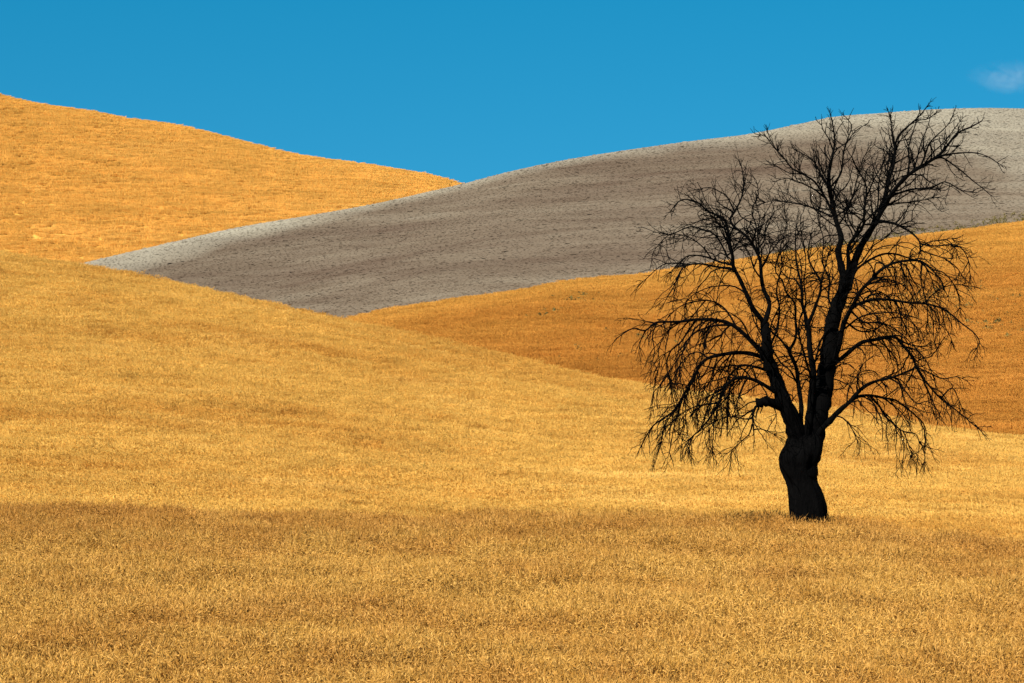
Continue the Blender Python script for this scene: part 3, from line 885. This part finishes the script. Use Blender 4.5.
# broken stub with its own twigs
br('K', 'S4', 8, 8, -0.5, (788, 412), (779, 406), (770, 402), (763, 401), (759, 403))
br('k1', 'K', 3.6, 0.9, -0.3, (763, 403), (756, 407), (753, 416), (753, 428), (754, 438))
br('k2', 'k1', 1.8, 0.7, 0.3, (752, 424), (749, 434), (736, 447), (724, 455))
br('k3', 'k1', 1.6, 0.7, -0.3, (753, 418), (745, 419), (730, 417), (714, 422), (702, 429), (687, 442))
br('k4', 'k1', 1.5, 0.7, 0.4, (753, 430), (760, 429), (769, 432), (779, 437))
br('k5', 'k1', 2.2, 0.8, 0.2, (756, 408), (750, 411), (747, 413))
br('k6', 'K', 1.4, 0.7, -0.5, (772, 404), (776, 414), (772, 422), (768, 430))

# inner growth leaning towards and away from the viewer, filling the middle of the crown
br('x1', 'S2', 2.4, .7, .9, (812, 372), (818, 350), (826, 330), (828, 312), (836, 300))
br('x2', 'S3', 2.2, .7, .9, (798, 385), (790, 370), (780, 362), (770, 345), (758, 330), (752, 312), (750, 290), (744, 270))
br('x3', 'S2', 2.4, .7, -.9, (812, 380), (806, 360), (800, 340), (800, 318), (806, 300), (804, 280), (806, 255), (800, 230), (802, 215))
br('x4', 'S4', 2.8, .7, .9, (768, 352), (776, 330), (780, 310), (776, 290), (782, 268), (780, 248), (786, 228), (784, 210))
br('x5', 'S1', 2.8, .7, .9, (836, 312), (828, 298), (830, 280), (822, 262), (824, 240), (818, 222), (820, 205))
br('x6', 'S4', 2.4, .7, -1.0, (772, 370), (762, 350), (750, 338), (742, 322), (728, 312), (716, 312), (704, 318))
br('x7', 'S1', 2.6, .7, -1.0, (832, 335), (842, 330), (856, 320), (872, 314), (890, 312), (906, 316), (918, 330))
br('x8', 'S1b', 2, .7, -.8, (838, 226), (846, 214), (852, 196), (858, 178), (862, 160), (870, 146))
br('x9', 'S4b', 2, .7, .8, (762, 280), (754, 268), (748, 252), (742, 244), (728, 238), (716, 240))
br('x10', 'S4b', 2, .7, -.6, (752, 243), (756, 228), (752, 212), (758, 196), (756, 180))
br('x11', 'S1a', 2, .7, .9, (853, 267), (862, 262), (872, 246), (886, 238), (900, 222), (908, 208))
br('x12', 'S1', 2.2, .7, .9, (842, 295), (852, 298), (866, 292), (880, 292), (894, 302), (902, 318))
BY = {b['name']: b for b in B}
def catmull(P, step):
    P = np.asarray(P, float)
    Q = np.vstack([2 * P[0] - P[1], P, 2 * P[-1] - P[-2]])
    out = []
    for i in range(1, len(Q) - 2):
        p0, p1, p2, p3 = Q[i - 1], Q[i], Q[i + 1], Q[i + 2]
        n = max(2, int(np.linalg.norm(p2[:2] - p1[:2]) / step))
        for s in np.arange(n) / n:
            out.append(0.5 * (2 * p1 + (p2 - p0) * s + (2 * p0 - 5 * p1 + 4 * p2 - p3) * s * s + (3 * p1 - p0 - 3 * p2 + p3) * s ** 3))
    out.append(P[-1])
    return np.array(out)

tr_rng = np.random.default_rng(5)
for b in B:
    c = catmull(b['pts'], 4.0)
    # small natural kinks
    seg = np.linalg.norm(np.diff(c, axis=0), axis=1)
    s = np.concatenate([[0], np.cumsum(seg)])
    if b['parent']:
        p = BY[b['parent']]
        j = np.argmin(np.hypot(p['uv'][:, 0] - c[0, 0], p['uv'][:, 1] - c[0, 1]))
        d0 = p['dep'][j]
    else:
        d0 = 0.0
    ph = tr_rng.uniform(0, 6.28)
    b['uv'] = c + np.stack([np.sin(s / 6.3 + ph), np.cos(s / 7.9 + ph)], 1) * 0.55 * np.clip(s / 20, 0, 1)[:, None] * (1 if b['w0'] < 8 else 0.6)
    b['dep'] = d0 + b['k'] * s / PXM * (1 - 0.25 * s / (s[-1] + 1)) + 0.05 * np.sin(s / 11 + ph)
    b['xyz'] = at(b['uv'][:, 0], b['uv'][:, 1], TREE_Y + b['dep']) - ROOT
    f = (s / s[-1])
    wpx = b['w0'] + (b['w1'] - b['w0']) * f ** 0.8
    if b['name'] == 'K':
        wpx = 8.0 + 3.4 * np.sin(s / 1.7) * f + 2.6 * f
    b['rad'] = wpx / 2 / PXM * (1 + 0.07 * np.sin(s / 2.7 + ph))

class Tubes:
    def __init__(self):
        self.V, self.F, self.n = [], [], 0
    def add(self, P, R, sides):
        P = np.asarray(P, float); m = len(P)
        T = np.gradient(P, axis=0); T /= np.linalg.norm(T, axis=1)[:, None] + 1e-9
        ref = np.array([0.31, 0.92, 0.23])
        A = np.cross(T, ref); A /= np.linalg.norm(A, axis=1)[:, None] + 1e-9
        C = np.cross(T, A)
        an = np.arange(sides) * 2 * math.pi / sides
        ring = (P[:, None, :] + R[:, None, None] * (np.cos(an)[None, :, None] * A[:, None, :] + np.sin(an)[None, :, None] * C[:, None, :]))
        if sides >= 14:                    # knobbly old wood
            Q = ring.reshape(-1, 3)
            k = np.array([mnoise.noise(Vector(q * 7.0)) * 0.20 + mnoise.noise(Vector(q * 19.0)) * 0.10 for q in Q])
            Q = Q + (Q - np.repeat(P, sides, 0)) * k[:, None]
            ring = Q.reshape(ring.shape)
        self.V.append(ring.reshape(-1, 3))
        i = np.arange(m - 1)[:, None] * sides; j = np.arange(sides)[None, :]; j2 = (j + 1) % sides
        self.F.append(np.stack([i + j, i + j2, i + sides + j2, i + sides + j], -1).reshape(-1, 4) + self.n)
        self.n += m * sides
        if sides > 4:                      # close the tip
            self.V.append((P[-1] + T[-1] * R[-1] * 0.7)[None]); b0 = self.n - sides
            self.F.append(np.stack([b0 + np.arange(sides), b0 + (np.arange(sides) + 1) % sides, np.full(sides, self.n), np.full(sides, self.n)], -1))
            self.n += 1
    def build(self, name, parent, smooth=True):
        V = np.concatenate(self.V); F = np.concatenate(self.F)
        o = raw_patch(name, V, F.tolist(), M['bark'])
        if smooth:
            o.data.polygons.foreach_set('use_smooth', [True] * len(o.data.polygons))
        COL.objects.link(o); o.parent = parent
        return o

def top_limb(b):
    while b['parent'] and not (b['name'][0].isupper() and b['name'] in LIMBS):
        b = BY[b['parent']]
    return b['name']
LIMBS = ['S1', 'S1a', 'S1b', 'S1c', 'R3', 'R2', 'R1', 'S2', 'S3', 'S4', 'S4a', 'S4b', 'L5', 'L6', 'L7', 'L9', 'K']
NAMES = {'K': 'broken_stub'}
limb_t = {k: Tubes() for k in LIMBS}
twig_t = {k: Tubes() for k in LIMBS}
for b in B:
    w = b['w0']
    limb_t[top_limb(b)].add(b['xyz'], b['rad'], 14 if w > 7 else (8 if w > 3 else 5))

def bend_of(u, v):
    """how new growth turns: up in the top of the crown, hanging towards the skirt"""
    g = 0.55 - 1.75 * float(sstep((v - 165) / 130.0))
    c = max(0.0, 1 - abs(u - 812) / 62.0)
    return g + 0.9 * c * (1 if v < 380 else 0.3)

def project(p):
    q = p + ROOT
    a, t = q[0] / q[1], q[2] / q[1]
    return W / 2 + a * FPX, HORIZON - t * FPX

def twig(T, p0, d0, length, r0_, level, g):
    n = max(4, int(length / 0.075))
    st = length / n
    P = [p0]; d = d0 / np.linalg.norm(d0)
    kink = tr_rng.normal(0, 0.17, (n, 3))
    for i in range(n):
        d = d + np.array([0, 0, g * st * 1.9]) + kink[i]
        d /= np.linalg.norm(d)
        P.append(P[-1] + d * st)
    P = np.array(P)
    R = np.linspace(r0_, max(0.0042, r0_ * 0.5), n + 1)
    T.add(P, R, 4 if level == 1 else 3)
    if level < 3:
        m = tr_rng.poisson(length * (4.0 if level == 1 else 2.8))
        for _ in range(m):
            i = tr_rng.integers(1, n)
            tan = P[i + 1] - P[i]; tan /= np.linalg.norm(tan)
            q = tr_rng.normal(0, 1, 3); q -= tan * q.dot(tan); q /= np.linalg.norm(q)
            an = tr_rng.uniform(0.45, 1.05)
            twig(T, P[i], tan * math.cos(an) + q * math.sin(an), length * tr_rng.uniform(0.28, 0.68) * (1 - 0.4 * i / n), max(0.0050, R[i] * 0.66), level + 1, g * 1.05)

for b in B:
    T = twig_t[top_limb(b)]
    P, R, uv = b['xyz'], b['rad'], b['uv']
    seg = np.linalg.norm(np.diff(P, axis=0), axis=1); s = np.concatenate([[0], np.cumsum(seg)])
    L_ = s[-1]
    start = 0.30 * L_ if b['w0'] > 5 else 0.16 * L_
    if b['name'] in ('S1', 'S2', 'S3', 'S4'):
        start = 0.42 * L_
    if b['name'] == 'K':
        start = 0.6 * L_
    x = start + tr_rng.uniform(0, 0.1)
    while x < L_:
        i = min(len(P) - 2, int(np.searchsorted(s, x)))
        u, v = uv[i]
        tan = P[i + 1] - P[max(0, i - 1)]; tan /= np.linalg.norm(tan)
        q = tr_rng.normal(0, 1, 3); q[1] *= 1.15
        q -= tan * q.dot(tan); q /= np.linalg.norm(q)
        an = tr_rng.uniform(0.5, 1.15)
        g = bend_of(u, v) * tr_rng.uniform(0.35, 1.15) + tr_rng.normal(0, 0.3)
        left = (L_ - x)
        ln = tr_rng.uniform(0.35, 1.45) * min(1.0, 0.45 + 0.35 * left)
        ln *= 0.42 + 0.58 * min(1.0, max(0.0, (v - 125) / 100.0))
        ln *= 1 - 0.28 * min(1.0, max(0.0, (abs(u - 805) - 95) / 70.0))
        twig(T, P[i], tan * math.cos(an) + q * math.sin(an), ln, min(0.017, max(0.0085, R[i] * 0.55)), 1, g)
        x += (tr_rng.exponential(0.09) + 0.025) * (0.86 if v < 310 else 1.0)
    # end spray
    for _ in range(3):
        u, v = uv[-1]
        if b['name'] in ('S1', 'S2', 'S3', 'S4', 'K'):
            continue
        d = P[-1] - P[-2]; d /= np.linalg.norm(d)
        twig(T, P[-1], d + tr_rng.normal(0, 0.35, 3), tr_rng.uniform(0.15, 0.4) * (0.5 if v < 150 else 1), 0.0065, 2, bend_of(u, v))
for k in LIMBS:
    lo = limb_t[k].build(NAMES.get(k, 'limb'), root)
    tw = twig_t[k].build('twigs', lo)
    tw['kind'] = 'stuff'
print('twig faces', sum(len(np.concatenate(t.F)) for t in twig_t.values()))

# ------------------------------------------------------------------ a wisp of cloud, far off
def cloud():
    Yc = 3200.0
    c = at(1014, 77, Yc)
    hx, hz, hy = 50 / FPX * Yc, 19 / FPX * Yc, 30.0
    m, nt, N, L, out = mat_new('thin_cloud')
    tc = N.new('ShaderNodeTexCoord')
    ln = N.new('ShaderNodeVectorMath'); ln.operation = 'LENGTH'
    L.new(tc.outputs['Object'], ln.inputs[0])
    fall = remap(nt, ln.outputs['Value'], 0.25, 1.0, 1.0, 0.0)
    mp = N.new('ShaderNodeMapping'); mp.inputs['Scale'].default_value = (1.5, 0.8, 0.9)
    L.new(tc.outputs['Object'], mp.inputs['Vector'])
    n = noise_node(nt, mp.outputs[0], 1.5, 4, 0.6, 0.5)
    n = remap(nt, n, 0.40, 0.72)
    mu = N.new('ShaderNodeMath'); mu.operation = 'MULTIPLY'
    L.new(n, mu.inputs[0]); L.new(fall, mu.inputs[1])
    mu2 = N.new('ShaderNodeMath'); mu2.operation = 'MULTIPLY'; mu2.inputs[1].default_value = 0.0072
    L.new(mu.outputs[0], mu2.inputs[0])
    v = N.new('ShaderNodeVolumePrincipled')
    v.inputs['Color'].default_value = (0.95, 0.95, 0.95, 1)
    L.new(mu2.outputs[0], v.inputs['Density'])
    L.new(v.outputs[0], out.inputs['Volume'])
    n_, k_ = 20, 12
    V, F = [], []
    for i in range(k_ + 1):
        for j in range(n_):
            a, p = 2 * math.pi * j / n_, math.pi * i / k_
            V.append((math.sin(p) * math.cos(a), math.sin(p) * math.sin(a), math.cos(p)))
    for i in range(k_):
        for j in range(n_):
            a, b_ = i * n_ + j, i * n_ + (j + 1) % n_
            F.append((a, a + n_, b_ + n_, b_))
    o = new_obj('cloud', V, F, m)
    o.location = c; o.scale = (hx, hy, hz)
    return tag(o, 'faint thin white wisp of cloud in the blue sky', 'cloud')
cloud()
